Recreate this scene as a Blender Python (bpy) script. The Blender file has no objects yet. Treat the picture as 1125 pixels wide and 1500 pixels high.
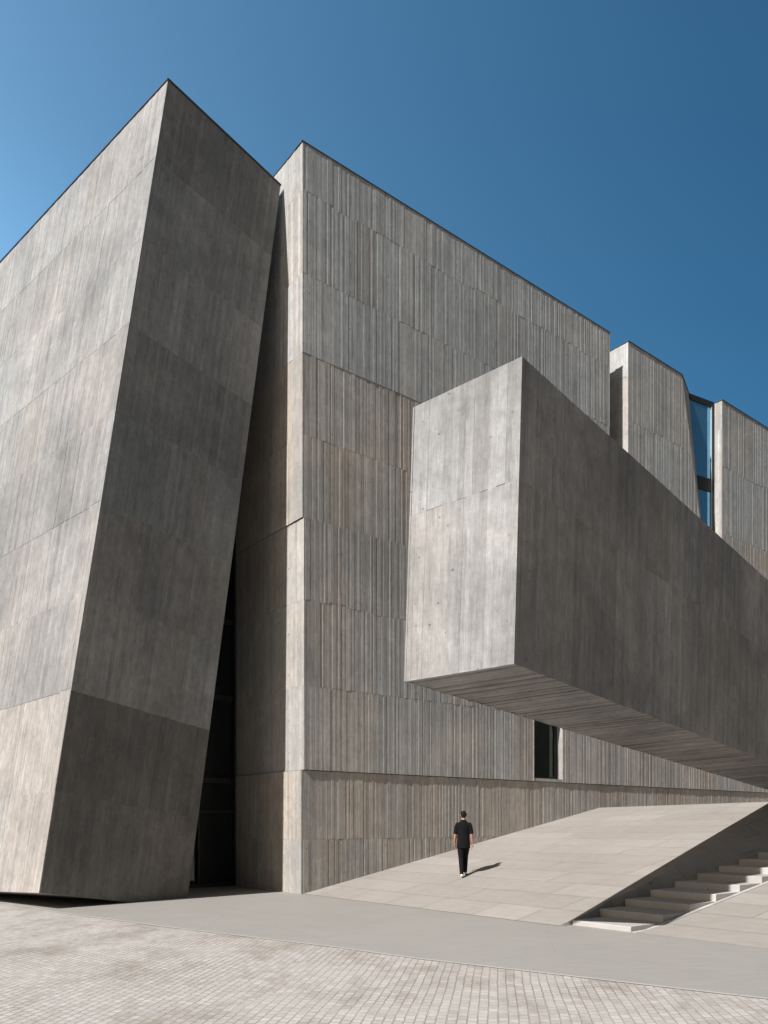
import bpy, math, random
from mathutils import Vector as V, Matrix
S = bpy.context.scene
COL = S.collection
rad = math.radians

# ------------------------------------------------------------------ helpers
def lerp(a, b, k): return a + (b - a) * k

class MB:
    """collects faces with uv (metres) and a per-face tone colour, then links ONE mesh"""
    def __init__(s): s.v = []; s.f = []; s.uv = []; s.c = []
    def face(s, pts, uv=None, c=(.5, .5, .5)):
        i = len(s.v); s.v += [tuple(p) for p in pts]; s.f.append(tuple(range(i, i + len(pts))))
        if uv is None:
            p = [V(q) for q in pts]; a = (p[1] - p[0]).normalized(); n = a.cross(p[-1] - p[0]).normalized(); b = n.cross(a)
            uv = [((q - p[0]).dot(a) + c[2] * 37, (q - p[0]).dot(b) + c[0] * 23) for q in p]
        s.uv.append(uv); s.c.append(c)
    def hexa(s, q, c=(.5, .5, .5), skip=()):
        """q: 8 points, bottom loop 0-3 then top loop 4-7"""
        for k, idx in enumerate(((3, 2, 1, 0), (4, 5, 6, 7), (0, 1, 5, 4), (1, 2, 6, 5), (2, 3, 7, 6), (3, 0, 4, 7))):
            if k not in skip: s.face([q[i] for i in idx], None, c)
    def box(s, x0, x1, y0, y1, z0, z1, c=(.5, .5, .5), F=None):
        F = F or (lambda x, y, z: V((x, y, z)))
        s.hexa([F(x, y, z) for z in (z0, z1) for x, y in ((x0, y0), (x1, y0), (x1, y1), (x0, y1))], c)
    def build(s, name, mat, parent=None, smooth=False):
        m = bpy.data.meshes.new(name); m.from_pydata(s.v, [], s.f)
        ul = m.uv_layers.new(name='UVMap'); k = 0; flat = []
        for u in s.uv:
            for a in u: flat += [a[0], a[1]]
        ul.data.foreach_set('uv', flat)
        at = m.attributes.new('tone', 'FLOAT_COLOR', 'FACE')
        fl = []
        for c in s.c: fl += [c[0], c[1], c[2], 1.0]
        at.data.foreach_set('color', fl)
        m.materials.append(mat)
        if smooth:
            for p in m.polygons: p.use_smooth = True
        m.update()
        o = bpy.data.objects.new(name, m); COL.objects.link(o)
        if parent: o.parent = parent; o.matrix_parent_inverse = Matrix.Translation(-parent.location)
        return o

def empty(name, loc, label, cat, group=None):
    o = bpy.data.objects.new(name, None); COL.objects.link(o); o.location = loc; o.empty_display_size = .3
    o['label'] = label; o['category'] = cat
    if group: o['group'] = group
    return o
def struct(o, kind='structure'):
    o['kind'] = kind; return o

# ------------------------------------------------------------------ materials
def newmat(name):
    m = bpy.data.materials.new(name); m.use_nodes = True
    nt = m.node_tree; b = nt.nodes['Principled BSDF']; return m, nt, b
def N(nt, t, **k):
    n = nt.nodes.new(t)
    for a, v in k.items():
        if a.startswith('_'): setattr(n, a[1:], v)
        else: n.inputs[a.replace('__', ' ')].default_value = v
    return n
def L(nt, a, b): nt.links.new(a, b)
def math_(nt, op, a, b=None, c=None):
    n = nt.nodes.new('ShaderNodeMath'); n.operation = op
    for i, x in enumerate((a, b, c)):
        if x is None: continue
        if hasattr(x, 'is_output'): L(nt, x, n.inputs[i])
        else: n.inputs[i].default_value = x
    return n.outputs[0]
def mixc(nt, fac, a, b, blend='MIX'):
    n = nt.nodes.new('ShaderNodeMix'); n.data_type = 'RGBA'; n.blend_type = blend
    if hasattr(fac, 'is_output'): L(nt, fac, n.inputs['Factor'])
    else: n.inputs['Factor'].default_value = fac
    for x, s in ((a, 'A'), (b, 'B')):
        sock = [i for i in n.inputs if i.name == s and i.type == 'RGBA'][0]
        if hasattr(x, 'is_output'): L(nt, x, sock)
        else: sock.default_value = tuple(x) + (1,) if len(x) == 3 else x
    return [o for o in n.outputs if o.type == 'RGBA'][0]
def ramp(nt, fac, stops):
    n = nt.nodes.new('ShaderNodeValToRGB'); cr = n.color_ramp
    while len(cr.elements) < len(stops): cr.elements.new(.5)
    for e, (p, c) in zip(cr.elements, stops):
        e.position = p; e.color = (c, c, c, 1) if not isinstance(c, tuple) else tuple(c) + (1,)
    L(nt, fac, n.inputs[0]); return n.outputs[0]
def noise(nt, vec, scale, detail=4, rough=.55, dist=0.):
    n = nt.nodes.new('ShaderNodeTexNoise'); n.inputs['Scale'].default_value = scale
    n.inputs['Detail'].default_value = detail; n.inputs['Roughness'].default_value = rough; n.inputs['Distortion'].default_value = dist
    L(nt, vec, n.inputs['Vector']); return n.outputs['Fac']
def mapping(nt, vec, scale=(1, 1, 1), rot=(0, 0, 0), loc=(0, 0, 0)):
    n = nt.nodes.new('ShaderNodeMapping'); n.inputs['Scale'].default_value = scale; n.inputs['Rotation'].default_value = rot
    n.inputs['Location'].default_value = loc
    L(nt, vec, n.inputs['Vector']); return n.outputs[0]

def concrete(name, cool, warm, contrast=1., bump=1., streak=26., blotch=.8, ties=.7):
    m, nt, b = newmat(name)
    tc = nt.nodes.new('ShaderNodeTexCoord'); uv = tc.outputs['UV']; ob = tc.outputs['Object']
    at = nt.nodes.new('ShaderNodeAttribute'); at.attribute_name = 'tone'
    sp = nt.nodes.new('ShaderNodeSeparateColor'); L(nt, at.outputs['Color'], sp.inputs[0])
    tone, wrm, rnd = sp.outputs[0], sp.outputs[1], sp.outputs[2]
    grain = noise(nt, mapping(nt, uv, (streak * 2.4, 2.6, 1)), 1., 8, .72)        # wood grain printed by the boards
    streaks = noise(nt, mapping(nt, uv, (streak * .5, .35, 1)), 1., 7, .68, .15)    # long run marks
    mott = noise(nt, mapping(nt, uv, (7.5, 2.4, 1), loc=(5, 1, 0)), 1., 9, .74, .25)  # blotchy paste
    big = noise(nt, ob, .33, 5, .55, .6)
    mid = noise(nt, ob, 1.7, 6, .65, .4)
    sand = noise(nt, ob, 55., 3, .7)
    warmf = math_(nt, 'ADD', wrm, math_(nt, 'MULTIPLY', math_(nt, 'SUBTRACT', big, .5), .9)); 
    warmf = ramp(nt, warmf, [(0., 0.), (1., 1.)])
    col = mixc(nt, warmf, cool, warm)
    # per-board tone
    def gain(f, amt):
        return math_(nt, 'MULTIPLY_ADD', math_(nt, 'SUBTRACT', f, .5), amt * contrast, 1.)
    g = math_(nt, 'MULTIPLY', gain(tone, .32), gain(streaks, .6))
    g = math_(nt, 'MULTIPLY', g, gain(grain, .85)); g = math_(nt, 'MULTIPLY', g, gain(mid, .5)); g = math_(nt, 'MULTIPLY', g, gain(big, blotch))
    g = math_(nt, 'MULTIPLY', g, gain(sand, .35)); g = math_(nt, 'MULTIPLY', g, gain(mott, .95)); g = math_(nt, 'MULTIPLY', g, gain(rnd, .75)); g = math_(nt, 'MULTIPLY', g, gain(noise(nt, ob, 6., 9, .8), .8))
    g = math_(nt, 'MULTIPLY', g, gain(noise(nt, ob, .9, 4, .6, 1.), .5))
    col = mixc(nt, 1., col, g, 'MULTIPLY')
    # rust-coloured runs, sparse
    r = noise(nt, mapping(nt, uv, (7., .16, 1), loc=(3, 8, 0)), 1., 4, .6)
    col = mixc(nt, math_(nt, 'MULTIPLY', ramp(nt, r, [(.62, 0.), (.78, 1.)]), .32), col, (.17, .13, .095))
    # dark weeping stains with ragged edges
    dk = noise(nt, mapping(nt, uv, (5.5, .33, 1), loc=(1, 4, 0)), 1., 9, .72, .3)
    col = mixc(nt, math_(nt, 'MULTIPLY', ramp(nt, dk, [(.56, 0.), (.70, 1.)]), .42 * contrast), col, (.05, .048, .046))
    # tie holes left by the formwork, every 1.2 m up
    sx_ = nt.nodes.new('ShaderNodeSeparateXYZ'); L(nt, uv, sx_.inputs[0])
    du = math_(nt, 'SUBTRACT', math_(nt, 'FRACT', math_(nt, 'MULTIPLY', sx_.outputs[0], 1 / 1.45)), .5); du = math_(nt, 'MULTIPLY', du, 1.45)
    dv = math_(nt, 'SUBTRACT', math_(nt, 'FRACT', math_(nt, 'MULTIPLY', sx_.outputs[1], 1 / 1.2)), .5); dv = math_(nt, 'MULTIPLY', dv, 1.2)
    dd = math_(nt, 'SQRT', math_(nt, 'ADD', math_(nt, 'MULTIPLY', du, du), math_(nt, 'MULTIPLY', dv, dv)))
    tie = ramp(nt, dd, [(.016, 1.), (.024, 0.)])
    col = mixc(nt, math_(nt, 'MULTIPLY', tie, ties), col, (.03, .028, .026))
    # blow holes
    vo = nt.nodes.new('ShaderNodeTexVoronoi'); vo.inputs['Scale'].default_value = 5.5; L(nt, ob, vo.inputs['Vector'])
    hole = ramp(nt, vo.outputs['Distance'], [(0.07, 1.), (.13, 0.)])
    hole = math_(nt, 'MULTIPLY', hole, ramp(nt, noise(nt, ob, 1.1, 3), [(.46, 0.), (.6, 1.)]))
    col = mixc(nt, math_(nt, 'MULTIPLY', hole, .5), col, (.04, .037, .034))
    # lime bloom, pale
    bl = noise(nt, mapping(nt, uv, (2.2, .5, 1), loc=(9, 2, 0)), 1., 6, .7)
    col = mixc(nt, math_(nt, 'MULTIPLY', ramp(nt, bl, [(.58, 0.), (.8, 1.)]), .25), col, (.29, .28, .265))
    L(nt, col, b.inputs['Base Color'])
    b.inputs['Roughness'].default_value = .88; b.inputs['Specular IOR Level'].default_value = .25
    h = math_(nt, 'ADD', math_(nt, 'MULTIPLY', grain, .004 * bump), math_(nt, 'MULTIPLY', sand, .0012 * bump))
    h = math_(nt, 'ADD', h, math_(nt, 'MULTIPLY', streaks, .006 * bump)); h = math_(nt, 'ADD', h, math_(nt, 'MULTIPLY', mott, .008 * bump))
    h = math_(nt, 'SUBTRACT', h, math_(nt, 'MULTIPLY', hole, .006))
    bp = nt.nodes.new('ShaderNodeBump'); bp.inputs['Distance'].default_value = 1.; bp.inputs['Strength'].default_value = 1.
    L(nt, h, bp.inputs['Height']); L(nt, bp.outputs[0], b.inputs['Normal'])
    return m

M = {}
M['facade'] = concrete('facade_concrete', (.350, .368, .372), (.362, .325, .284), .82, .6)
M['tower'] = concrete('tower_concrete', (.226, .234, .238), (.236, .220, .204), .9, .35, 27., 1.25, .3)
M['beam'] = concrete('beam_concrete', (.236, .242, .244), (.206, .194, .182), .95, .3, 26., 1.7, .25)
M['slab'] = concrete('step_concrete', (.40, .39, .375), (.385, .37, .35), .25, .3, 4., .3)

def plain(name, c, rough=.5, metal=0., spec=.5):
    m, nt, b = newmat(name)
    tc = nt.nodes.new('ShaderNodeTexCoord'); f = noise(nt, tc.outputs['Object'], 9., 5)
    col = mixc(nt, f, tuple(x * .8 for x in c), tuple(min(1, x * 1.2) for x in c)); L(nt, col, b.inputs['Base Color'])
    b.inputs['Roughness'].default_value = rough; b.inputs['Metallic'].default_value = metal; b.inputs['Specular IOR Level'].default_value = spec
    return m
M['metal'] = plain('dark_anodised_metal', (.035, .034, .034), .45, .6)
M['coping'] = plain('lead_flashing', (.06, .056, .053), .6, .2)
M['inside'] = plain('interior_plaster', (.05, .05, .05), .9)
M['skin'] = plain('skin', (.36, .20, .135), .6)
M['hair'] = plain('dark_hair', (.014, .009, .007), .9, 0, .2)
M['shirt'] = plain('black_cotton', (.0045, .0045, .005), .95, 0, .2)
M['trousers'] = plain('black_wool', (.006, .006, .007), .95, 0, .2)
M['shoe'] = plain('white_canvas', (.75, .74, .71), .7)
M['strap'] = plain('watch_strap', (.01, .01, .01), .5)

def glass(name, tint, refl_rough, through):
    m, nt, b = newmat(name)
    b.inputs['Base Color'].default_value = tint + (1,); b.inputs['Metallic'].default_value = .9; b.inputs['Roughness'].default_value = refl_rough
    out = nt.nodes['Material Output']
    tr = nt.nodes.new('ShaderNodeBsdfTransparent'); tr.inputs[0].default_value = (.35, .42, .42, 1)
    mx = nt.nodes.new('ShaderNodeMixShader'); mx.inputs[0].default_value = through
    tc = nt.nodes.new('ShaderNodeTexCoord'); f = noise(nt, tc.outputs['Object'], .5, 2)
    bp = nt.nodes.new('ShaderNodeBump'); bp.inputs['Distance'].default_value = .02; bp.inputs['Strength'].default_value = .3
    L(nt, f, bp.inputs['Height']); L(nt, bp.outputs[0], b.inputs['Normal'])
    L(nt, b.outputs[0], mx.inputs[1]); L(nt, tr.outputs[0], mx.inputs[2]); L(nt, mx.outputs[0], out.inputs['Surface'])
    return m
M['glass_blue'] = glass('coated_glass', (.20, .56, .86), .02, .12)
M['glass_dark'] = glass('entrance_glass', (.10, .115, .12), .03, .55)
M['glass_low'] = glass('low_window_glass', (.13, .16, .14), .03, .5)

mm, nt, b = newmat('lamp_glow')
e = nt.nodes.new('ShaderNodeEmission'); e.inputs[0].default_value = (1, .95, .85, 1); e.inputs[1].default_value = 3.
L(nt, e.outputs[0], nt.nodes['Material Output'].inputs[0]); M['lamp'] = mm

# ------------------------------------------------------------------ facade frame of reference
HD = rad(38.4)
U = V((math.cos(HD), math.sin(HD), 0)); W = V((math.sin(HD), -math.cos(HD), 0)); P0 = V((-2.32, 22.86, 0))
def FT(t, n, z): return P0 + U * t + W * n + V((0, 0, z))

# sun travels along heading 46.7 deg, elevation 40
SAZ, SEL = 46.0, 40.8

# ------------------------------------------------------------------ ground and paving
def slab_tone(): return (random.random(), random.random(), random.random())

def stone(name, a, bcol, scale=1., bump=.3):
    m, nt, b = newmat(name)
    tc = nt.nodes.new('ShaderNodeTexCoord'); ob = tc.outputs['Object']; uv = tc.outputs['UV']
    at = nt.nodes.new('ShaderNodeAttribute'); at.attribute_name = 'tone'
    sp = nt.nodes.new('ShaderNodeSeparateColor'); L(nt, at.outputs['Color'], sp.inputs[0])
    col = mixc(nt, sp.outputs[0], a, bcol)
    g = math_(nt, 'MULTIPLY_ADD', noise(nt, ob, .35, 5, .6, .5), .34, .83)
    g = math_(nt, 'MULTIPLY', g, math_(nt, 'MULTIPLY_ADD', noise(nt, ob, 4., 6, .7), .3, .85))
    g = math_(nt, 'MULTIPLY', g, math_(nt, 'MULTIPLY_ADD', noise(nt, ob, 90., 3, .8), .5, .75))
    g = math_(nt, 'MULTIPLY', g, math_(nt, 'MULTIPLY_ADD', noise(nt, mapping(nt, uv, (1.2, 9., 1)), 1., 5, .6), .22, .89))
    col = mixc(nt, 1., col, g, 'MULTIPLY'); L(nt, col, b.inputs['Base Color'])
    b.inputs['Roughness'].default_value = .85; b.inputs['Specular IOR Level'].default_value = .3
    bp = nt.nodes.new('ShaderNodeBump'); bp.inputs['Distance'].default_value = .004; bp.inputs['Strength'].default_value = bump
    L(nt, noise(nt, ob, 60., 4, .7), bp.inputs['Height']); L(nt, bp.outputs[0], b.inputs['Normal'])
    return m
M['ramp'] = stone('ramp_limestone', (.270, .252, .230), (.306, .286, .262))
M['bed'] = plain('joint_bed', (.11, .10, .09), .95)

def cobble():
    m, nt, b = newmat('sett_paving')
    tc = nt.nodes.new('ShaderNodeTexCoord'); ob = tc.outputs['Object']
    # gentle wobble of the laying pattern
    wn = nt.nodes.new('ShaderNodeTexNoise'); wn.inputs['Scale'].default_value = .55; wn.inputs['Detail'].default_value = 2; L(nt, ob, wn.inputs['Vector'])
    wn2 = nt.nodes.new('ShaderNodeTexNoise'); wn2.inputs['Scale'].default_value = 7.; wn2.inputs['Detail'].default_value = 2; L(nt, ob, wn2.inputs['Vector'])
    def vm(op, a, bb):
        n = nt.nodes.new('ShaderNodeVectorMath'); n.operation = op
        for i, x in enumerate((a, bb)):
            if hasattr(x, 'is_output'): L(nt, x, n.inputs[i])
            elif op == 'SCALE' and i == 1: n.inputs['Scale'].default_value = x
            else: n.inputs[i].default_value = x
        return n.outputs[0]
    w1 = vm('SCALE', vm('SUBTRACT', wn.outputs['Color'], (.5, .5, .5)), .05)
    w2 = vm('SCALE', vm('SUBTRACT', wn2.outputs['Color'], (.5, .5, .5)), .022)
    p = vm('ADD', vm('ADD', ob, w1), w2)
    p = mapping(nt, p, (1, 1, 1), (0, 0, rad(-81.9)))       # x now runs up the columns
    br = nt.nodes.new('ShaderNodeTexBrick'); L(nt, p, br.inputs['Vector'])
    br.offset = .37; br.offset_frequency = 2; br.squash = 1.
    br.inputs['Scale'].default_value = 1.; br.inputs['Brick Width'].default_value = .15; br.inputs['Row Height'].default_value = .105
    br.inputs['Mortar Size'].default_value = .009; br.inputs['Mortar Smooth'].default_value = .35; br.inputs['Bias'].default_value = 0.
    br.inputs['Color1'].default_value = (.0, .0, .0, 1); br.inputs['Color2'].default_value = (1, 1, 1, 1); br.inputs['Mortar'].default_value = (.5, .5, .5, 1)
    col = mixc(nt, br.outputs['Color'], (.355, .334, .308), (.44, .419, .392))
    # dust that fills the joints in places, dark damp stains in others
    dust = ramp(nt, noise(nt, ob, .28, 5, .6, .8), [(.38, .25), (.62, 1.)])
    joint = math_(nt, 'MULTIPLY', br.outputs['Fac'], dust)
    rowl = nt.nodes.new('ShaderNodeSeparateXYZ'); L(nt, p, rowl.inputs[0])
    st = noise(nt, mapping(nt, ob, (.8, .5, 1), (0, 0, .5)), 1.25, 11, .74, .25)
    col = mixc(nt, math_(nt, 'MULTIPLY', ramp(nt, st, [(.48, 0.), (.64, 1.)]), .62), col, (.20, .172, .137))
    g = math_(nt, 'MULTIPLY_ADD', noise(nt, ob, 1.9, 6, .7), .36, .82)
    g = math_(nt, 'MULTIPLY', g, math_(nt, 'MULTIPLY_ADD', noise(nt, ob, 45., 4, .75), .4, .8))
    col = mixc(nt, 1., col, g, 'MULTIPLY')
    col = mixc(nt, math_(nt, 'MULTIPLY', joint, .6), col, (.10, .083, .068))
    L(nt, col, b.inputs['Base Color']); b.inputs['Roughness'].default_value = .8
    h = math_(nt, 'SUBTRACT', math_(nt, 'MULTIPLY', noise(nt, ob, 14., 5, .6), .006), math_(nt, 'MULTIPLY', br.outputs['Fac'], .006))
    h = math_(nt, 'ADD', h, math_(nt, 'MULTIPLY', br.outputs['Color'], .003))
    bp = nt.nodes.new('ShaderNodeBump'); bp.inputs['Distance'].default_value = 1.; bp.inputs['Strength'].default_value = .8
    L(nt, h, bp.inputs['Height']); L(nt, bp.outputs[0], b.inputs['Normal'])
    return m
M['cobble'] = cobble(); M['added_far_ground'] = plain('added_dark_ground', (.05, .048, .045), .9)  # second one: dark surface for the added, unseen far ground
def smooth_paving():
    m, nt, b = newmat('smooth_concrete_paving')
    tc = nt.nodes.new('ShaderNodeTexCoord'); ob = tc.outputs['Object']
    col = mixc(nt, noise(nt, ob, .5, 6, .6, .6), (.244, .237, .220), (.292, .287, .267))
    g = math_(nt, 'MULTIPLY_ADD', noise(nt, mapping(nt, ob, (1, 5, 1), (0, 0, .6)), 1.6, 6, .7), .34, .83)
    g = math_(nt, 'MULTIPLY', g, math_(nt, 'MULTIPLY_ADD', noise(nt, ob, 70., 4, .8), .6, .7))
    # beige dust carried down off the ramp
    d = nt.nodes.new('ShaderNodeTexNoise'); d.inputs['Scale'].default_value = .9; d.inputs['Detail'].default_value = 4; L(nt, ob, d.inputs['Vector'])
    col = mixc(nt, math_(nt, 'MULTIPLY', ramp(nt, d.outputs['Fac'], [(.5, 0.), (.75, 1.)]), .35), col, (.30, .272, .242))
    col = mixc(nt, 1., col, g, 'MULTIPLY')
    # hairline cracks
    vo = nt.nodes.new('ShaderNodeTexVoronoi'); vo.feature = 'DISTANCE_TO_EDGE'; vo.inputs['Scale'].default_value = .3
    L(nt, mapping(nt, ob, (1, 1, 0)), vo.inputs['Vector'])
    col = mixc(nt, math_(nt, 'MULTIPLY', ramp(nt, vo.outputs['Distance'], [(.0, 1.), (.004, 0.)]), .18), col, (.12, .11, .10))
    L(nt, col, b.inputs['Base Color']); b.inputs['Roughness'].default_value = .8
    bp = nt.nodes.new('ShaderNodeBump'); bp.inputs['Distance'].default_value = .003; bp.inputs['Strength'].default_value = .5
    L(nt, noise(nt, ob, 40., 5, .7), bp.inputs['Height']); L(nt, bp.outputs[0], b.inputs['Normal'])
    return m
M['path'] = smooth_paving()

def sheet(name, pts, z, mat):
    mb = MB(); mb.face([V((x, y, z)) for x, y in pts]); return struct(mb.build(name, mat))
sheet('ground', [(-900, -900), (900, -900), (900, 900), (-900, 900)], 0., M['cobble'])
far_dark = MB(); 
for x0, x1, y0, y1 in ((-900, 900, -900, -28), (-900, 900, 60, 900), (-900, -45, -28, 60), (45, 900, -28, 60)):
    far_dark.face([V((x0, y0, .01)), V((x1, y0, .01)), V((x1, y1, .01)), V((x0, y1, .01))])
struct(far_dark.build('added_far_ground', M['added_far_ground']))  # unseen dark ground, added to cut bounce light on shaded faces
# smooth concrete path in front of the building; its near edge runs heading -37 deg
A = FT(0, 0, 0)
edge = [(-9.6, 20.35), (-7.48, 18.3), (-4.2, 15.62), (-.69, 13.0), (.386, 12.05), (1.9, 10.98), (4.41, 9.2), (9.5, 5.5), (18, -.6)]
far = [tuple(FT(30, 16, 0))[:2], tuple(FT(30, -12, 0))[:2], (-9.0, 33.0), (-14, 27)]
sheet('path', edge + far, .004, M['path'])
mb = MB()                                                     # pale thin border strip between setts and smooth concrete
for i in range(len(edge) - 1):
    a, c = V(edge[i] + (0,)), V(edge[i + 1] + (0,)); d = (c - a).normalized(); q = V((d.y, -d.x, 0)) * .07
    n0 = q; mb.face([a + V((0, 0, .008)), a + q + V((0, 0, .008)), c + q + V((0, 0, .008)), c + V((0, 0, .008))], None, (.9, .5, .3))
struct(mb.build('path_border', M['slab']))

# sloping paved ramp: rises along U; a flight of broad steps is let into it between n=9 and n=10.55
NS0, NS1 = 9.0, 10.56
def NSf(t): return 9.2 if t <= 1.2 else max(9.0, 9.2 - (t - 1.2) * .8)
def BKf(t): return min(NSf(t) - .03, 9.5 - .165 * min(t, 16))
T_CR = 13.75
def hl(t, n): return t * (.192 + .00095 * n) if t < T_CR else 2.64 + .013 * n + .034 * (t - T_CR)
def hs(t): return max(.006, .1495 * (t - .41) - .05)
def hr(t, n): return min(hs(t), hl(t, n)) if t > 3 else hs(t)
def hh(t, n):
    BK = BKf(t)
    if n <= BK: return hl(t, n)
    NT = NSf(t)
    if n <= NT + 1e-6: return lerp(hl(t, BK), min(hs(t), hl(t, BK)), (n - BK) / (NT - BK))
    return hr(t, n)
random.seed(5)
mb = MB(); bed = MB()
TW = .98
def slabs(n0, n1, t0, t1, lmin, lmax, foot=True):
    t = t0; k = 0
    while t < t1 - .01:
        tb = min(t + TW, t1); 
        if t < T_CR < tb: tb = T_CR
        n = n0 - random.random() * lmax
        while n < n1:
            m_ = n + random.uniform(lmin, lmax); a, c = max(n, n0), min(m_, n1)
            if c - a > .02:
                g = .005; tn = slab_tone()
                tt0, tt1 = t + g, tb - g
                k0, k1 = BKf(tt0), BKf(tt1)
                def st(x, kk):                        # break lines follow the fold of the surface
                    return x
                segs = []
                lo, hi = a + g, c - g
                h0, h1 = (NSf(tt0), NSf(tt1)) if n1 == NS0 and c >= NS0 - .001 else (hi, hi)
                if h1 <= k1 or lo >= NS0 or lo >= k0: segs = [(lo, lo, h0, h1)]
                elif lo < k1 and h0 > k0: segs = [(lo, lo, k0, k1), (k0, k1, h0, h1)]
                elif lo < k1: segs = [(lo, lo, min(h0, k0), k1), (min(h0, k0), k1, h0, h1)]
                else: segs = [(lo, lo, max(lo, k0), max(lo, k1)), (max(lo, k0), max(lo, k1), h0, h1)]
                tv = tn[0] * (.35 + .65 * random.random())
                for x0_, x1_, y0_, y1_ in segs:
                    if y0_ - x0_ < .001 and y1_ - x1_ < .001: continue
                    mb.face([FT(tt0, x0_, hh(tt0, x0_)), FT(tt0, y0_, hh(tt0, y0_)), FT(tt1, y1_, hh(tt1, y1_)), FT(tt1, x1_, hh(tt1, x1_))],
                            [(x0_, t), (y0_, t), (y1_, tb), (x1_, tb)], (tv, tn[1], tn[2]))
            n = m_
        t = tb; k += 1
slabs(-.2, NS0, 0.05, 40, 1.3, 4.2)
slabs(NS1 + .12, 40, 0.41, 40, 1.5, 3.5)
# mortar bed just below the slabs
t = 0.0
while t < 40:
    tb = t + .5
    if t < T_CR < tb: tb = T_CR
    k0, k1 = BKf(t), BKf(tb); e = .0001
    for (x0_, x1_, y0_, y1_, dz) in ((-.2, -.2, k0, k1, -.014), (k0, k1, NSf(t), NSf(tb), -.03), (NSf(t), NSf(tb), NS1 + .12, NS1 + .12, -.35 if 1.4 < t < 17.9 else -.014), (NS1 + .12, NS1 + .12, 40, 40, -.014)):
        bed.face([FT(t, x0_, hh(t, x0_ + e) + dz), FT(t, y0_, hh(t, y0_ - e) + dz), FT(tb, y1_, hh(tb, y1_ - e) + dz), FT(tb, x1_, hh(tb, x1_ + e) + dz)])
    t = tb
o = mb.build('ramp', M['ramp']); struct(o)
b_ = bed.build('ramp_bed', M['bed']); struct(b_)
mb = MB()                                                      # slim stone margin beside the steps
for k in range(40):
    t = .41 + k * .45
    if t > 18: break
    a, c = hr(t, 11) , hr(t + .45, 11)
    for n0, n1, dz in ((NS1 + .01, NS1 + .115, .004),):
        mb.hexa([FT(t, n0, a - .3), FT(t + .448, n0, c - .3), FT(t + .448, n1, c - .3), FT(t, n1, a - .3),
                 FT(t, n0, a + dz), FT(t + .448, n0, c + dz), FT(t + .448, n1, c + dz), FT(t, n1, a + dz)], slab_tone())
struct(mb.build('step_margin', M['slab']))

# steps
ts = FT(.4, 9.8, 0)
stair = empty('staircase', ts, 'flight of broad pale concrete steps set into the paved ramp, half in shade', 'stairs')
STEPT = [.41, 1.50]
zt = .10
for k in range(19):
    tk = .41 if k == 0 else 1.45 + (k - 1) * .97
    te = (1.45 if k == 0 else tk + .97) + .05
    zk = .10 + .145 * k
    mb = MB(); e = .012
    # slab with a small chamfered nosing
    q = [(tk, zk - .32), (tk, zk - e), (tk + e, zk), (te, zk), (te, zk - .32)]
    tn = (random.uniform(.4, .6), .5, random.random())
    n0, n1 = NS0 + (.22, .09, .03, .01)[min(k, 3)], NS1
    nst = 6
    L0 = [FT(t, n0, z) for t, z in q]; L1 = [FT(t, n1, z) for t, z in q]
    mb.face(L0[::-1], None, tn); mb.face(L1, None, tn)
    for i in range(5):
        j = (i + 1) % 5; mb.face([L0[i], L0[j], L1[j], L1[i]], None, tn)
    mb.build('step', M['slab'], stair)

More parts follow.
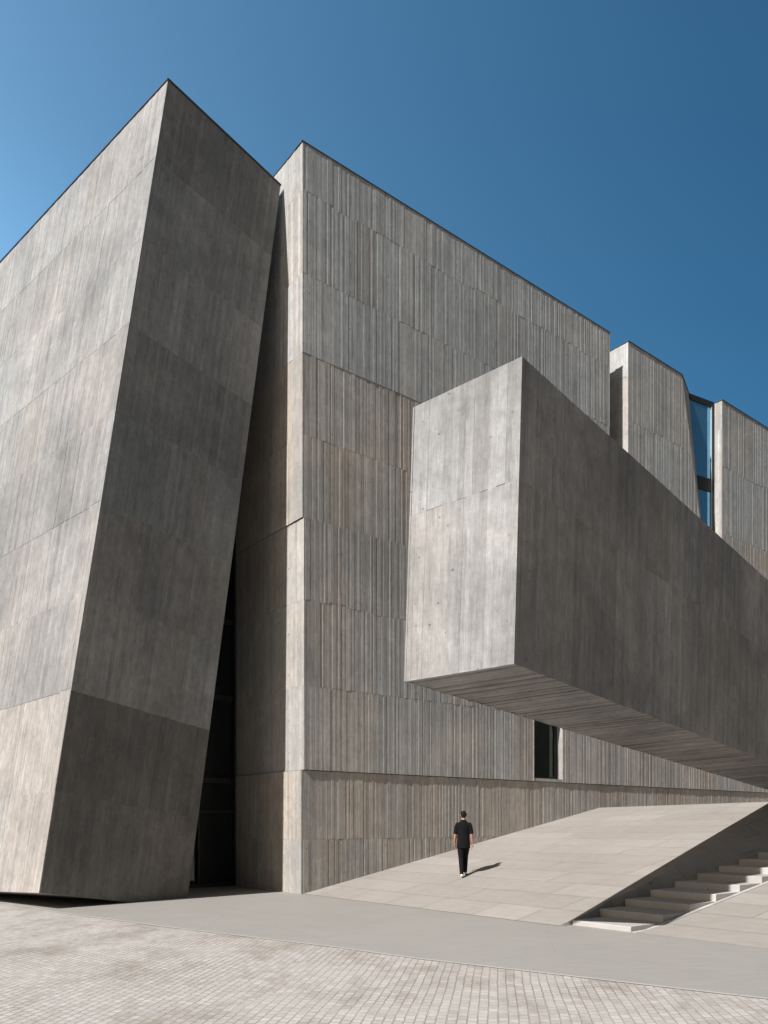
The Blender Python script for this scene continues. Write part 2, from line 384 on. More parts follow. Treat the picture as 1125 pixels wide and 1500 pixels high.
# ------------------------------------------------------------------ board-marked concrete
class Boards(MB):
    pass
def board_face(mb, P00, P10, P11, P01, out, joints, bw=(.08, .14), amp=.006, warm=None, seed=1, faint=None, dark=None, gz=.014, tv=.2, core=.5, stagger=.35, panel=(9, 15), groove=.010, v0=0., flip=False):
    """P00..P01 corners of a planar quad (u along P00-P10, v along P00-P01); boards run along v. joints: fractions of v"""
    R = random.Random(seed)
    out = out.normalized()
    lu = (P10 - P00).length; lv = (P01 - P00).length
    def pt(s, t): return lerp(lerp(P00, P10, s), lerp(P01, P11, s), t)
    xs = [0.]
    while xs[-1] < lu: xs.append(xs[-1] + R.uniform(*bw))
    if lu - xs[-2] < bw[0] * .5: xs.pop(-2)
    xs[-1] = lu
    nb = len(xs) - 1
    # panels
    pid = []; p = 0
    while len(pid) < nb:
        pid += [p] * R.randint(*panel); p += 1
    shift = {q: (R.random() < stagger) * R.choice((-1, 1)) * R.uniform(.02, .06) for q in range(p + 1)}
    ptone = {}
    # common offset of each board persists down its panel with variation per lift
    for i in range(nb):
        s0, s1 = xs[i] / lu, xs[i + 1] / lu
        js = [0.] + [min(.995, max(.005, j + R.uniform(-.0004, .0004) + (shift[pid[i]] / lv if k > 0 and R.random() < 2 else 0))) for k, j in enumerate(joints)] + [1.]
        for k in range(len(js) - 1):
            key = (pid[i], k)
            if key not in ptone: ptone[key] = (R.gauss(0, .14), R.gauss(0, .12), R.uniform(-.5, .5) * amp)
            pt_, pw_, po_ = ptone[key]
            off = R.uniform(-1, 1) * amp + po_
            g = groove / lv * ((R.random() < .55) if faint is None else (k not in faint))
            t0 = js[k] + (g if k > 0 else 0); t1 = js[k + 1]
            w = warm(k) if warm else .5
            c = (min(1, max(0, .5 + pt_ + R.gauss(0, tv))), min(1, max(0, w + pw_ + R.gauss(0, .06))), .5 + (dark(k) if dark else 0))
            a, b, d, e = pt(s0, t0), pt(s1, t0), pt(s1, t1), pt(s0, t1)
            o = out * off; inn = out * -.03
            u0 = xs[i] + seed * 13.7; u1 = xs[i + 1] + seed * 13.7; dv = R.random() * 40
            uv = [(u0, t0 * lv + dv), (u1, t0 * lv + dv), (u1, t1 * lv + dv), (u0, t1 * lv + dv)]
            tp = out * R.uniform(-.0012, .0012)
            F = [a + o, b + o + tp, d + o + tp, e + o]; Bk = [a + inn, b + inn, d + inn, e + inn]
            if flip: F2 = F[::-1]; uv2 = uv[::-1]
            else: F2, uv2 = F, uv
            mb.face(F2, uv2, c)
            for x, y in ((0, 1), (1, 2), (2, 3), (3, 0)):
                mb.face([F[x], Bk[x], Bk[y], F[y]], [uv[x], uv[x], uv[y], uv[y]], c)
    # core behind
    cc = (.4, .5, .3)
    if core:
        a, b, d, e = [q - out * .014 for q in (P00, P10, P11, P01)]
        k = [q - out * core for q in (P00, P10, P11, P01)]
        mb.hexa([a, b, k[1], k[0], e, d, k[2], k[3]], cc)

# ------------------------------------------------------------------ MAIN BUILDING
main = empty('concrete_building', FT(0, 0, 0), 'tall upright board-marked concrete building with recessed windows behind the walking man', 'building')
ZT = 21.42
def fj(z0, z1, js): return [(j - z0) / (z1 - z0) for j in js if z0 < j < z1]
def frect(mb, t0, t1, z0, z1, n, js=(), **k):
    k.setdefault('bw', (.045, .105)); 
    board_face(mb, FT(t0, n, z0), FT(t1, n, z0), FT(t1, n, z1), FT(t0, n, z1), W, fj(z0, z1, js), **k)
def rrect(mb, n0, n1, t, z0, z1, js=(), **k):     # face looking along -U, spanning n0 (near) .. n1 (deeper, n1<n0)
    board_face(mb, FT(t, n0, z0), FT(t, n1, z0), FT(t, n1, z1), FT(t, n0, z1), -U, fj(z0, z1, js), **k)
JS = (5.95, 8.40, 13.1, 17.7, 20.05)
cool = lambda k: .12
mb = MB()
# upper storeys of the corner block
frect(mb, 0, 14.34, 15.44, ZT, .008, JS, amp=.004, warm=lambda k: .0, seed=3, core=.5, stagger=.6)
frect(mb, 0, 14.34, 10.74, 15.44, 0, JS, amp=.0045, warm=lambda k: .68, seed=4, core=.5, stagger=.3)
rrect(mb, 0, -8, 0, 15.44, ZT, JS, amp=.003, warm=lambda k: .3, seed=5, stagger=.3)
rrect(mb, 0, -8, 0.004, 10.74, 15.44, JS, amp=.003, warm=lambda k: .9, seed=6)
mb.box(.3, 14.33, -14, -.3, 7, ZT - .02, (.5, .3, .2), FT)
# far end of the corner block (side of the slot)
board_face(mb, FT(14.34, -3, 10.74), FT(14.34, 0, 10.74), FT(14.34, 0, ZT), FT(14.34, -3, ZT), U, fj(10.74, ZT, JS), amp=.004, seed=7, core=.2)
mb.build('wall', M['facade'], main)
# middle storeys, running on under the cantilever
mb = MB()
wm = lambda k: (.55, .45, .55, .5)[k % 4]
WIN = (9.86, 11.47, 3.66, 6.4)
J2 = (5.95, 8.40)
def rag(*a, **k): frect(*a, **k)
frect(mb, .04, WIN[0], 3.55, 10.74, .012, J2, amp=.0048, warm=wm, seed=8, bw=(.045, .10))
frect(mb, WIN[0], WIN[1], WIN[3], 10.74, .012, J2, amp=.0048, warm=wm, seed=9, bw=(.045, .10))
frect(mb, WIN[1], 36, 3.55, 10.74, .012, J2, amp=.0048, warm=wm, seed=10, bw=(.045, .10))
rrect(mb, .012, -8, .04, 3.55, 10.74, J2, amp=.003, warm=lambda k: .55, seed=11)
mb.box(WIN[0], WIN[1], -.5, .002, 3.55, WIN[2], (.7, .4, .4), FT)
mb.box(.5, 36, -14, -.51, 3.4, 10.7, (.5, .4, .4), FT)
mb.build('wall', M['facade'], main)
# plinth storey
mb = MB()
frect(mb, -.02, 36, -.4, 3.53, -.032, (1.55,), amp=.0048, warm=lambda k: (.8, .75)[k % 2], seed=12, bw=(.045, .10))
rrect(mb, -.032, -8, -.02, -.4, 3.535, (1.55,), amp=.003, warm=lambda k: .85, seed=13)
mb.box(.3, 36, -14, -.4, -.3, 3.5, (.5, .6, .4), FT)
mb.build('plinth', M['facade'], main)

# second block beyond the slot, with a splayed reveal at its far side
NB = .13
mb = MB()
c = fj(10.74, ZT, JS)
zc = 15.72
# front face: right edge is vertical below zc?, leaning above: top at t 19.29, at zc t 20.72, keeps leaning a little below
tz = lambda z: 19.29 + (ZT - z) * (20.70 - 19.29) / (ZT - zc)
zb = 12.6
frect(mb, 15.39, 19.29, zb, ZT, NB, (15.3, 18.3), amp=.004, warm=lambda k: .15, seed=20, core=0)
board_face(mb, FT(19.29, NB, zb), FT(tz(zb), NB, zb), FT(tz(zb), NB, zb + .02), FT(19.29, NB, ZT), W, [], bw=(.055, .12), amp=.004, warm=lambda k: .15, seed=27, core=0)
rrect(mb, NB, -3, 15.39, 10.74, ZT, JS, amp=.003, warm=lambda k: .4, seed=21, core=.1)
frect(mb, 15.39, 21.3, 10.74, zb, NB, (), amp=.004, warm=lambda k: .5, seed=22)
# splayed facet
fa, fb = FT(19.29, NB, ZT), FT(20.95, -.53, ZT)
fc, fd = FT(tz(zb), NB, zb), FT(tz(zb) + .75, -.53, zb)
board_face(mb, fc, fd, fb, fa, (fb - fa).cross(fc - fa) * (1 if (fb - fa).cross(fc - fa).dot(W) > 0 else -1), [], amp=.002, warm=lambda k: .1, seed=23, core=0)
# solid behind
q = [FT(15.42, NB - .02, zb), FT(tz(zb) - .02, NB - .02, zb), FT(tz(zb) + .72, -.56, zb), FT(15.42, -8, zb)]
r = [FT(15.42, NB - .02, ZT - .01), FT(19.27, NB - .02, ZT - .01), FT(20.93, -.56, ZT - .01), FT(15.42, -8, ZT - .01)]
mb.hexa(q + r, (.5, .2, .4))
mb.hexa([q[2], q[2] + W * -8, q[3], q[3], r[2], r[2] + W * -8, r[3], r[3]], (.5, .2, .4))
mb.build('wall', M['facade'], main)
# third block
mb = MB()
frect(mb, 22.6, 36, 10.74, ZT, .14, (15.35, 18.4), amp=.004, warm=lambda k: (.7, .15, .12)[k % 3], seed=25, stagger=.5)
rrect(mb, .14, -6, 22.6, 10.74, ZT, JS, amp=.002, warm=lambda k: .35, seed=26, core=.1)
mb.box(22.7, 36, -8, -.3, 10.7, ZT - .02, (.5, .2, .4), FT)
mb.box(14.0, 36, -12, -3.2, 10.7, ZT - 1.2, (.5, .2, .4), FT)
mb.build('wall', M['facade'], main)

# copings
def strip(mb, a, b, out, h=.026, w=.35, lip=.022):
    o = out.normalized()
    q = [a + o * lip, b + o * lip, b - o * w, a - o * w]
    mb.hexa([p + V((0, 0, -.012)) for p in q] + [p + V((0, 0, h)) for p in q])
mb = MB()
strip(mb, FT(-.03, 0, ZT), FT(14.36, 0, ZT), W)
strip(mb, FT(0, .02, ZT), FT(0, -8, ZT), -U, .029)
mb.build('coping', M['coping'], main)
mb = MB(); strip(mb, FT(15.36, NB, ZT), FT(19.29, NB, ZT), W)
strip(mb, FT(19.295, NB, ZT), FT(20.95, -.53, ZT), (FT(20.95, -.53, 0) - FT(19.29, NB, 0)).cross(V((0, 0, 1))), .04)
strip(mb, FT(15.39, NB - .36, ZT), FT(15.39, -3, ZT), -U); mb.build('coping', M['coping'], main)
mb = MB(); strip(mb, FT(22.57, .14, ZT), FT(36, .14, ZT), W); mb.build('coping', M['coping'], main)

# tall upper window between second and third block: plane turned ~10 deg to the facade
GA, GB = FT(19.9, -.72, 0), FT(22.59, -.27, 0)
gd = (GB - GA).normalized(); gn = V((gd.y, -gd.x, 0))
def G(s, z, o=0.): return GA + gd * s + gn * o + V((0, 0, z))
LG = (GB - GA).length
fr = MB()
def gbox(mb, s0, s1, z0, z1, o0, o1, c=(.5, .5, .5)):
    mb.hexa([G(s0, z0, o1), G(s1, z0, o1), G(s1, z0, o0), G(s0, z0, o0), G(s0, z1, o1), G(s1, z1, o1), G(s1, z1, o0), G(s0, z1, o0)], c)
for s0, s1, z0, z1 in ((0, LG, ZT - .22, ZT + .02), (0, LG, 17.28, 17.86), (0, LG, 10.8, 10.95), (LG - .16, LG, 10.8, ZT - .22), (0, .1, 10.8, ZT - .22)):
    gbox(fr, s0, s1, z0, z1, -.07, .05)
w1 = fr.build('window', M['metal'], main)
for z0, z1 in ((17.87, ZT - .225), (10.96, 17.27)):
    p = MB(); gbox(p, .1, LG - .16, z0, z1, -.02, 0); p.build('pane', M['glass_blue'], w1)
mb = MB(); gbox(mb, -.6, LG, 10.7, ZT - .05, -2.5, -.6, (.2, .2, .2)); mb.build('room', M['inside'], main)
# slim light metal edge trim
tr = MB(); gbox(tr, LG - .20, LG - .165, 10.96, ZT - .23, -.01, .052); tr.build('trim', M['slab'], w1)

# low window above the ramp
fr = MB(); t0, t1, z0, z1 = WIN
for a, b2, c0, d0 in ((t0, t1, z0, z0 + .09), (t0, t1, z1 - .1, z1), (t0, t0 + .05, z0 + .09, z1 - .1), (t1 - .16, t1, z0 + .09, z1 - .1)):
    fr.box(a + .002, b2 - .002, -.36, -.27, c0, d0, F=FT)
w2 = fr.build('window', M['metal'], main)
p = MB(); p.box(t0 + .05, t1 - .16, -.33, -.31, z0 + .09, z1 - .1, F=FT); p.build('pane', M['glass_low'], w2)
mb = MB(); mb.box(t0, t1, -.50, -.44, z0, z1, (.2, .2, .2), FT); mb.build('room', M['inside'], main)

# glazed entrance wall in the gap, n = -4
ND = -4.05; tl = -4.0
cw = MB(); cw.box(tl, -.02, ND - .02, ND + .10, 0, .12, F=FT)
curt = cw.build('curtain_wall', M['metal'], main)
for z in (2.35, 3.3, 5.95, 8.4, 10.7, 13.1, 15.4, 17.0):
    cw = MB(); cw.box(tl, -.02, ND - .02, ND + .09, z, z + (.16 if z != 2.35 else .07), F=FT); cw.build('transom', M['metal'], curt)
t = -.05
k = 0
while t > tl:
    mu = MB(); mu.box(t - .06, t, ND - .05, ND + .16, .12, 17.0, F=FT); mu.build('mullion', M['metal'], curt)
    p = MB(); p.box(t - 1.18, t - .065, ND + .02, ND + .035, .13, 16.99, F=FT); p.build('pane', M['glass_dark'], curt)
    t -= 1.25; k += 1
# lobby behind: dark floors and ceilings
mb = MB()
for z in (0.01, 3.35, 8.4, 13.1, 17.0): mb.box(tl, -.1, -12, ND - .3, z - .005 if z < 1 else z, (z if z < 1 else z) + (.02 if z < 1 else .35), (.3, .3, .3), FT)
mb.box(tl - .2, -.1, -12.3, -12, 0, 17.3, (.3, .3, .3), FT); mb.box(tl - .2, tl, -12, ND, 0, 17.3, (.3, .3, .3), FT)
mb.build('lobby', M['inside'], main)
for z in (3.2, 8.25, 13.0):
    for t in (-1.0, -2.0, -3.0):
        lm = MB(); lm.box(t - .45, t, -6.0, -5.94, z, z + .03, F=FT); lm.build('ceiling_lamp', M['lamp'], main)

# ------------------------------------------------------------------ LEANING BUILDING
T_, TR, BR, B_ = V((-5.5421, 20.61, 21.0866)), V((-3.0377, 23.60, 20.7477)), V((-5.3575, 21.7744, -.277)), V((-7.9938, 18.6127, .4028))
dl = (V((-12.8803, 26.9514, 20.8225)) - T_).normalized(); db = (V((-9.5254, 19.9314, .3235)) - B_).normalized()
LL = 19.
TLf, BLf = T_ + dl * LL, B_ + db * LL
lean = empty('leaning_building', V((-5.31, 21.58, 0)), 'leaning concrete block with bright left face and dark right face, left of the entrance gap', 'building')
nR = (TR - T_).cross(B_ - T_); nR = nR if nR.y < 0 else -nR
nL = (TLf - T_).cross(B_ - T_); nL = nL if nL.y < 0 else -nL
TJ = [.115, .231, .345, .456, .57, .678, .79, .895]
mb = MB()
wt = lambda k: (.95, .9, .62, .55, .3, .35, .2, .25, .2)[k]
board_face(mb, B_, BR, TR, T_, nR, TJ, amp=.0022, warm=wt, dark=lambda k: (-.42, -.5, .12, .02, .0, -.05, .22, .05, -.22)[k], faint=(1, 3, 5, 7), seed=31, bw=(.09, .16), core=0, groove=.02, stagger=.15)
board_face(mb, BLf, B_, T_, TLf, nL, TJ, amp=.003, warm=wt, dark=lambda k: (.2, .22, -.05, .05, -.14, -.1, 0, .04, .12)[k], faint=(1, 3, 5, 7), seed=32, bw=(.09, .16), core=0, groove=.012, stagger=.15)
i1 = -nR.normalized() * .004; i2 = -nL.normalized() * .008
bk = BR + db * LL; bt = TR + dl * LL
mb.hexa([B_ + i1 + i2, BR + i1, bk, BLf + i2, T_ + i1 + i2, TR + i1, bt, TLf + i2], (1, .6, .5))
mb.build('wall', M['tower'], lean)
mb = MB()
up = (T_ - B_).normalized()
def strip2(mb, a, b, out, inn, h=.03):
    q = [a + out * .03, b + out * .03, b + inn, a + inn]
    mb.hexa([p - up * .012 for p in q] + [p + up * h for p in q])
e1 = nR.normalized(); e2 = nL.normalized()
strip2(mb, T_ - (TR - T_).normalized() * 0, TR, e1, dl * .35)
strip2(mb, T_ - dl * .025, TLf, e2, (TR - T_).normalized() * .35, .028)
mb.build('coping', M['coping'], lean)

# ------------------------------------------------------------------ CANTILEVERED BUILDING
rb, rt = V((1.8904, 11.6800, 4.3320)), V((2.0198, 11.7400, 8.8325))
lb, lt = V((0.3113, 12.4200, 4.2054)), V((0.4506, 12.4800, 8.4680))
hb, sb = rad(48.272), .058
AX = V((math.cos(hb), math.sin(hb), -.0604)); AT = V((math.cos(hb), math.sin(hb), -.0551)); LB = 27.
cant = empty('cantilevered_building', V((1.2, 12.0, 4.2)), 'long concrete volume jutting into the air above the steps, bright end face, dark side', 'building')
mb = MB()
nF = (rb - lb).cross(lt - lb); nF = nF if nF.y < 0 else -nF
nS = AX.cross(rt - rb); nS = nS if nS.y < 0 else -nS
nB = AX.cross(rb - lb); nB = nB if nB.z < 0 else -nB
board_face(mb, lb, rb, rt, lt, nF, [.60], amp=.0022, warm=lambda k: (.35, .15)[k], seed=41, bw=(.075, .15), core=0, groove=.008, stagger=.0, panel=(4, 7))
board_face(mb, rb, rb + AX * LB, rt + AT * LB, rt, nS, [.60], amp=.0022, warm=lambda k: (.9, .7)[k], seed=42, bw=(.09, .15), core=0, groove=.005, stagger=.15)
# underside: boards run across
board_face(mb, lb, lb + AX * LB, rb + AX * LB, rb, nB, [], amp=.011, warm=lambda k: .9, dark=lambda k: .1, tv=.42, seed=43, bw=(.06, .14), core=0, panel=(6, 12))
board_face(mb, lt, lt + AT * LB, lb + AX * LB, lb, -nS, [.4], amp=.003, warm=lambda k: .5, seed=44, bw=(.1, .15), core=0)
i1 = -nS.normalized() * .014; i2 = -nF.normalized() * .014; i3 = -nB.normalized() * .014
cq = [lb - i1 + i2 + i3, rb + i1 + i2 + i3, rb + AX * LB + i1 + i3, lb + AX * LB - i1 + i3, lt - i1 + i2, rt + i1 + i2, rt + AT * LB + i1, lt + AT * LB - i1]
mb.hexa(cq, (.5, .5, .5))
mb.build('wall', M['beam'], cant)

# ------------------------------------------------------------------ PERSON (walking away up the ramp)
feet = V((2.16, 21.84, 0)); 
tt = (feet - P0).dot(U); nn = (feet - P0).dot(W)
feet.z = hl(tt, nn) + .002
person = empty('person', feet, 'man walking away up the ramp in black short-sleeved shirt, black trousers and white shoes', 'person')
hdg = rad(84 - 90)
def Rz(p): return V((p[0] * math.cos(hdg) - p[1] * math.sin(hdg), p[0] * math.sin(hdg) + p[1] * math.cos(hdg), p[2]))
def tubes(chains, nseg=16):
    """chains: list of [(x,y,z, rx, ry), ...] lofted ellipses, in person space (x right, y forward)"""
    vs, fs = [], []
    for ch in chains:
        pts = [V(c[:3]) for c in ch]; base = len(vs)
        for i, c in enumerate(ch):
            d = (pts[min(i + 1, len(pts) - 1)] - pts[max(i - 1, 0)]).normalized()
            ax = V((0, 1, 0)); 
            if abs(d.dot(ax)) > .8: ax = V((0, 0, 1))
            x = ax.cross(d).normalized(); y = d.cross(x).normalized()
            for j in range(nseg):
                a = 2 * math.pi * j / nseg
                vs.append(pts[i] + x * math.cos(a) * c[3] + y * math.sin(a) * c[4])
        for i in range(len(ch) - 1):
            for j in range(nseg):
                k = (j + 1) % nseg
                fs.append((base + i * nseg + j, base + i * nseg + k, base + (i + 1) * nseg + k, base + (i + 1) * nseg + j))
        fs.append(tuple(base + j for j in range(nseg))[::-1]); fs.append(tuple(base + (len(ch) - 1) * nseg + j for j in range(nseg)))
    return vs, fs
def figure(name, chains, mat, vox, smooth_it=3, nseg=16, parent=None):
    vs, fs = tubes(chains, nseg)
    m = bpy.data.meshes.new(name); m.from_pydata([tuple(Rz(v) + feet) for v in vs], [], fs); m.update()
    o = bpy.data.objects.new(name, m); COL.objects.link(o)
    md = o.modifiers.new('r', 'REMESH'); md.mode = 'VOXEL'; md.voxel_size = vox; md.use_smooth_shade = True
    s = o.modifiers.new('s', 'SMOOTH'); s.factor = .5; s.iterations = smooth_it
    dg = bpy.context.evaluated_depsgraph_get(); dg.update(); me = bpy.data.meshes.new_from_object(o.evaluated_get(dg))
    o.modifiers.clear(); o.data = me; bpy.data.meshes.remove(m); me.name = name
    me.materials.clear(); me.materials.append(mat)
    for p in me.polygons: p.use_smooth = True
    o.parent = parent or person; o.matrix_parent_inverse = Matrix.Translation(-feet)
    return o
def ell(cx, cy, cz, rx, ry, rz, n=9):
    out = []
    for i in range(n):
        a = math.pi * (i + .35) / (n - .3) - math.pi / 2
        k = math.cos(a); out.append((cx, cy, cz + rz * math.sin(a), max(.004, rx * k), max(.004, ry * k)))
    return out
def leg(sx, hip, knee, ank, r=1.):
    return [(hip[0], hip[1], hip[2], .085 * r, .095 * r), lerpt(hip, knee, .35, .083 * r, .085 * r), lerpt(hip, knee, .75, .062 * r, .066 * r),
            (knee[0], knee[1], knee[2], .055 * r, .06 * r), lerpt(knee, ank, .3, .055 * r, .06 * r), lerpt(knee, ank, .65, .045 * r, .048 * r), (ank[0], ank[1], ank[2], .036 * r, .042 * r)]
def lerpt(a, b, k, rx, ry): return (lerp(a[0], b[0], k), lerp(a[1], b[1], k), lerp(a[2], b[2], k), rx, ry)
hipL, hipR = (-.085, 0, .93), (.085, 0, .93)
kneeL, kneeR = (-.065, .02, .50), (.055, .17, .545)
ankL, ankR = (-.045, -.10, .10), (.045, .20, .155)
def arm(sx, fwd):
    sh = (sx * .162, -.01, 1.40); el = (sx * .216, -.03 + fwd * .3, 1.14); wr = (sx * .246, .04 + fwd, .90)
    return sh, el, wr
shL, elL, wrL = arm(-1, .03); shR, elR, wrR = arm(1, -.02)
def armch(sh, el, wr):
    return [(sh[0], sh[1], sh[2], .05, .052), lerpt(sh, el, .3, .05, .052), lerpt(sh, el, .7, .043, .046), (el[0], el[1], el[2], .038, .041),
            lerpt(el, wr, .3, .040, .040), lerpt(el, wr, .7, .030, .032), (wr[0], wr[1], wr[2], .021, .028)]
def hand(wr, sx):
    ch = []
    x, y, z = wr
    ch.append([(x, y, z + .01, .019, .028), (x + sx * .002, y + .004, z - .035, .019, .038), (x, y + .008, z - .085, .017, .042), (x - sx * .003, y + .01, z - .098, .013, .038)])
    for q, (dy, ln) in enumerate(((.036, .066), (.013, .074), (-.010, .069), (-.031, .054))):     # four fingers curling inwards
        bx, by, bz = x - sx * .002, y + .008 + dy, z - .090
        ch.append([(bx, by, bz, .0088, .0092), (bx - sx * .006, by + .003, bz - ln * .42, .0083, .0086), (bx - sx * .02, by + .005, bz - ln * .78, .0076, .0078), (bx - sx * .036, by + .004, bz - ln * .95, .0066, .0068)])
    ch.append([(x - sx * .004, y + .030, z - .025, .012, .012), (x - sx * .012, y + .052, z - .052, .0105, .011), (x - sx * .02, y + .062, z - .080, .0092, .0095), (x - sx * .025, y + .062, z - .100, .0078, .008)])
    return ch
HZ = 1.655
chains = [
    [(0, 0, .86, .10, .085), (0, 0, .95, .155, .10), (0, -.005, 1.08, .135, .095), (0, 0, 1.22, .145, .105), (0, 0, 1.36, .17, .11), (0, -.005, 1.45, .15, .085), (0, -.01, 1.50, .075, .065), (0, 0, 1.56, .056, .058), (0, .01, 1.62, .056, .060)],
    leg(-1, hipL, kneeL, ankL), leg(1, hipR, kneeR, ankR),
    [(shL[0] * .5, 0, 1.425, .055, .06), shL + (.056, .056), lerpt(shL, elL, .15, .052, .052)],
    [(shR[0] * .5, 0, 1.425, .055, .06), shR + (.056, .056), lerpt(shR, elR, .15, .052, .052)],
    armch(shL, elL, wrL), armch(shR, elR, wrR),
    ell(0, .012, HZ + .035, .076, .092, .098), [(0, .055, HZ - .06, .035, .04), (0, .062, HZ - .02, .052, .05), (0, .055, HZ + .04, .058, .05)],
    [(0, .098, HZ - .0, .014, .014), (0, .108, HZ + .012, .013, .016), (0, .095, HZ + .045, .008, .01)],
    [(-.022, .09, HZ - .032, .006, .006), (0, .10, HZ - .032, .008, .009), (.022, .09, HZ - .032, .006, .006)],
    [(-.074, .008, HZ - .012, .009, .012), (-.083, -.002, HZ + .02, .009, .018), (-.080, .0, HZ + .042, .007, .012)],
    [(.074, .008, HZ - .012, .009, .012), (.083, -.002, HZ + .02, .009, .018), (.080, .0, HZ + .042, .007, .012)],
    [(ankL[0], ankL[1], .12, .034, .04), (ankL[0], ankL[1] + .01, .05, .035, .045)], [(ankR[0], ankR[1], .16, .034, .04), (ankR[0], ankR[1] + .01, .11, .035, .045)],
] + hand(wrL, -1) + hand(wrR, 1)
figure('body', chains, M['skin'], .0055, 2)
figure('shirt', [
    [(0, 0, .775, .185, .128), (0, 0, .86, .183, .13), (0, 0, 1.0, .172, .124), (0, 0, 1.15, .168, .122), (0, .0, 1.30, .185, .128), (0, -.005, 1.39, .192, .122), (0, -.01, 1.45, .158, .10), (0, -.01, 1.495, .10, .078), (0, -.005, 1.55, .068, .068)],
    [(-.06, -.01, 1.43, .072, .075), (-.165, -.01, 1.41, .070, .078), (-.187, -.012, 1.34, .064, .072), (-.204, -.015, 1.24, .060, .068), (-.214, -.018, 1.165, .058, .066)],
    [(.06, -.01, 1.43, .072, .075), (.165, -.01, 1.41, .070, .078), (.187, -.015, 1.34, .064, .072), (.204, -.02, 1.24, .060, .068), (.214, -.026, 1.165, .058, .066)],
], M['shirt'], .008, 4)
def tl_(hip, knee, ank):
    return [(hip[0] * .95, hip[1], hip[2], .10, .12), lerpt(hip, knee, .4, .094, .10), lerpt(hip, knee, .8, .078, .086), (knee[0], knee[1], knee[2], .072, .08), lerpt(knee, ank, .4, .066, .074), lerpt(knee, ank, .8, .058, .066), (ank[0], ank[1], ank[2] - .035, .054, .066)]
figure('trousers', [[(0, 0, 1.02, .15, .11), (0, 0, .93, .168, .118), (0, 0, .84, .155, .115), (0, 0, .78, .12, .09)], tl_(hipL, kneeL, ankL), tl_(hipR, kneeR, ankR)], M['trousers'], .008, 3)
def shoe(ank, z, pitch, toe=.2):
    x, y, _ = ank; out = []
    for dy, w, h0, h1 in ((-.075, .024, 0, .055), (-.055, .036, 0, .082), (0, .038, 0, .092), (.07, .044, 0, .07), (.13, .048, 0, .052), (.175, .038, 0, .040), (.195, .02, .005, .028)):
        out.append((x, y + dy, z + (h0 + h1) / 2 + dy * pitch, w, (h1 - h0) / 2))
    return [out]
figure('shoe', shoe(ankL, 0, .0), M['shoe'], .006, 2)
figure('shoe', shoe(ankR, .045, .19), M['shoe'], .006, 2)
figure('hair', [ell(0, -.004, HZ + .052, .083, .096, .095), [(0, -.055, HZ - .045, .045, .018), (0, -.05, HZ + .0, .07, .038), (0, -.03, HZ + .06, .078, .06)]], M['hair'], .006, 2)
figure('wrist_watch', [[(wrL[0], wrL[1], wrL[2] + .012, .029, .035), (wrL[0], wrL[1], wrL[2] + .035, .030, .036)]], M['strap'], .005, 1)

# ------------------------------------------------------------------ light, sky, camera
w = bpy.data.worlds.new('World'); S.world = w; w.use_nodes = True; nt = w.node_tree
bg = nt.nodes['Background']; sk = nt.nodes.new('ShaderNodeTexSky'); sk.sky_type = 'NISHITA'; sk.sun_disc = False
dirx, diry = -math.cos(rad(SAZ)), -math.sin(rad(SAZ))
sk.sun_elevation = rad(SEL); sk.sun_rotation = math.atan2(dirx, diry)
sk.altitude = 0; sk.air_density = 1.0; sk.dust_density = 3.; sk.ozone_density = 1.
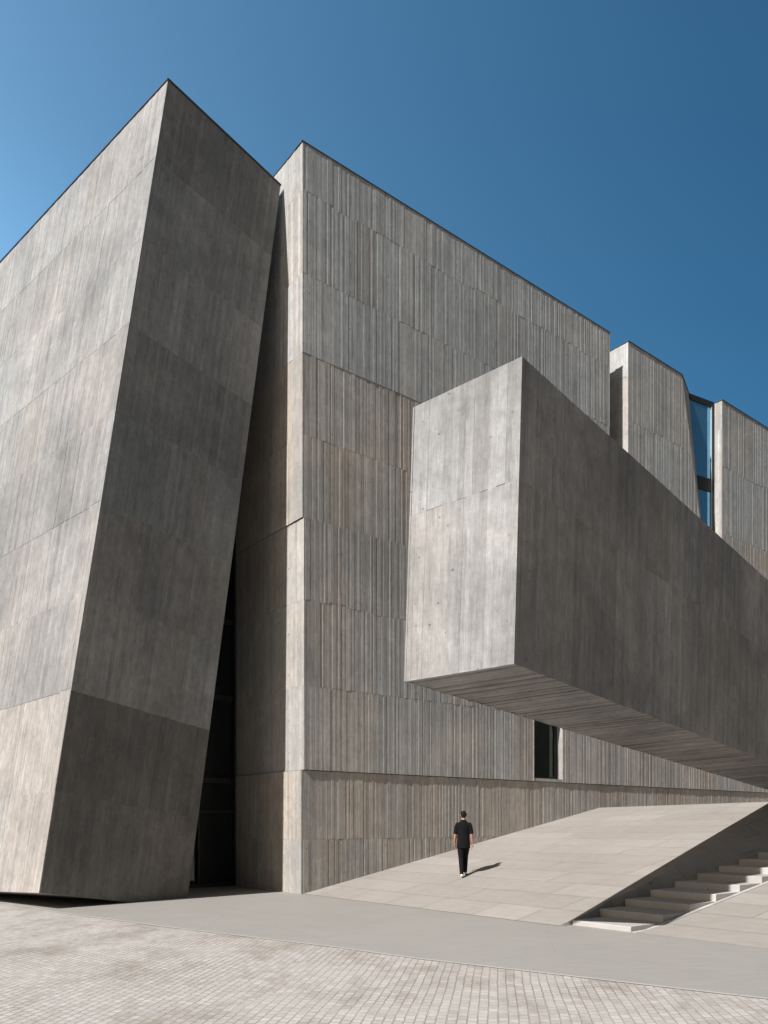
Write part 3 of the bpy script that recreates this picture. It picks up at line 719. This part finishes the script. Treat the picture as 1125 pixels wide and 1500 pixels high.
# clear sky, dimmed away from the view, hazier towards the left horizon (world direction -X)
tcw = nt.nodes.new('ShaderNodeTexCoord'); sx = nt.nodes.new('ShaderNodeSeparateXYZ'); L(nt, tcw.outputs['Generated'], sx.inputs[0])
cx = nt.nodes.new('ShaderNodeCombineXYZ')
def mr(v, a, b_, c_, d_):
    n = nt.nodes.new('ShaderNodeMapRange'); n.interpolation_type = 'SMOOTHSTEP'
    for q, x in enumerate((a, b_, c_, d_)): n.inputs[q + 1].default_value = x
    L(nt, v, n.inputs[0]); return n.outputs[0]
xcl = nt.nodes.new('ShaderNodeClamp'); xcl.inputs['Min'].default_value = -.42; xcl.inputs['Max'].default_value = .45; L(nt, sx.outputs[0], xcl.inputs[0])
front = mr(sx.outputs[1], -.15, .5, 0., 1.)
sky_dim = math_(nt, 'MULTIPLY', mr(sx.outputs[1], -.35, .55, .3, 1.), mr(sx.outputs[2], .72, .97, 1., .45))  # sky dimmed overhead and behind the camera to deepen the shadows
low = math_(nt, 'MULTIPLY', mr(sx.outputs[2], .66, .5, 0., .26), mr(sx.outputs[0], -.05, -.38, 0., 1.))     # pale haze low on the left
sky_dim = math_(nt, 'MULTIPLY', sky_dim, math_(nt, 'ADD', low, 1.))
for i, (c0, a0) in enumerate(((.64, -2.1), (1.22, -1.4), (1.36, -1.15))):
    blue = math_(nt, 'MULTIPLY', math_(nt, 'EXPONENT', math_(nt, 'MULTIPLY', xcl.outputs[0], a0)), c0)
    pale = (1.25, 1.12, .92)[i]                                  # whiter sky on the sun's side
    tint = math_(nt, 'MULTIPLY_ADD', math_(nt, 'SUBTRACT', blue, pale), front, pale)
    L(nt, math_(nt, 'MULTIPLY', tint, sky_dim), cx.inputs[i])
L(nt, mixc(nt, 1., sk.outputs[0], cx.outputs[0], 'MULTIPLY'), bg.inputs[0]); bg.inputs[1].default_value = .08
sl = bpy.data.lights.new('sun', 'SUN'); sl.energy = 5.0; sl.angle = rad(.53); sl.color = (1, .955, .925)
so = bpy.data.objects.new('sun', sl); COL.objects.link(so)
d = V((math.cos(rad(SAZ)) * math.cos(rad(SEL)), math.sin(rad(SAZ)) * math.cos(rad(SEL)), -math.sin(rad(SEL))))
so.rotation_euler = d.to_track_quat('-Z', 'Y').to_euler(); so.location = (-20, -20, 30)

cam = bpy.data.cameras.new('camera'); co = bpy.data.objects.new('camera', cam); COL.objects.link(co)
co.location = (0, 0, 2.0); co.rotation_euler = (rad(90), 0, 0)
cam.sensor_fit = 'HORIZONTAL'; cam.sensor_width = 36; cam.lens = 36 * 1177 / 1125
cam.shift_x = 0
# vertical shift is measured against the larger picture side when fit is AUTO; with HORIZONTAL it is the width
cam.shift_y = 457 / 1125; cam.clip_start = .1; cam.clip_end = 3000
S.camera = co
S.view_settings.view_transform = 'Standard'; S.view_settings.look = 'None'; S.view_settings.exposure = .55; S.view_settings.gamma = 1
S.cycles.max_bounces = 6; S.cycles.diffuse_bounces = 4
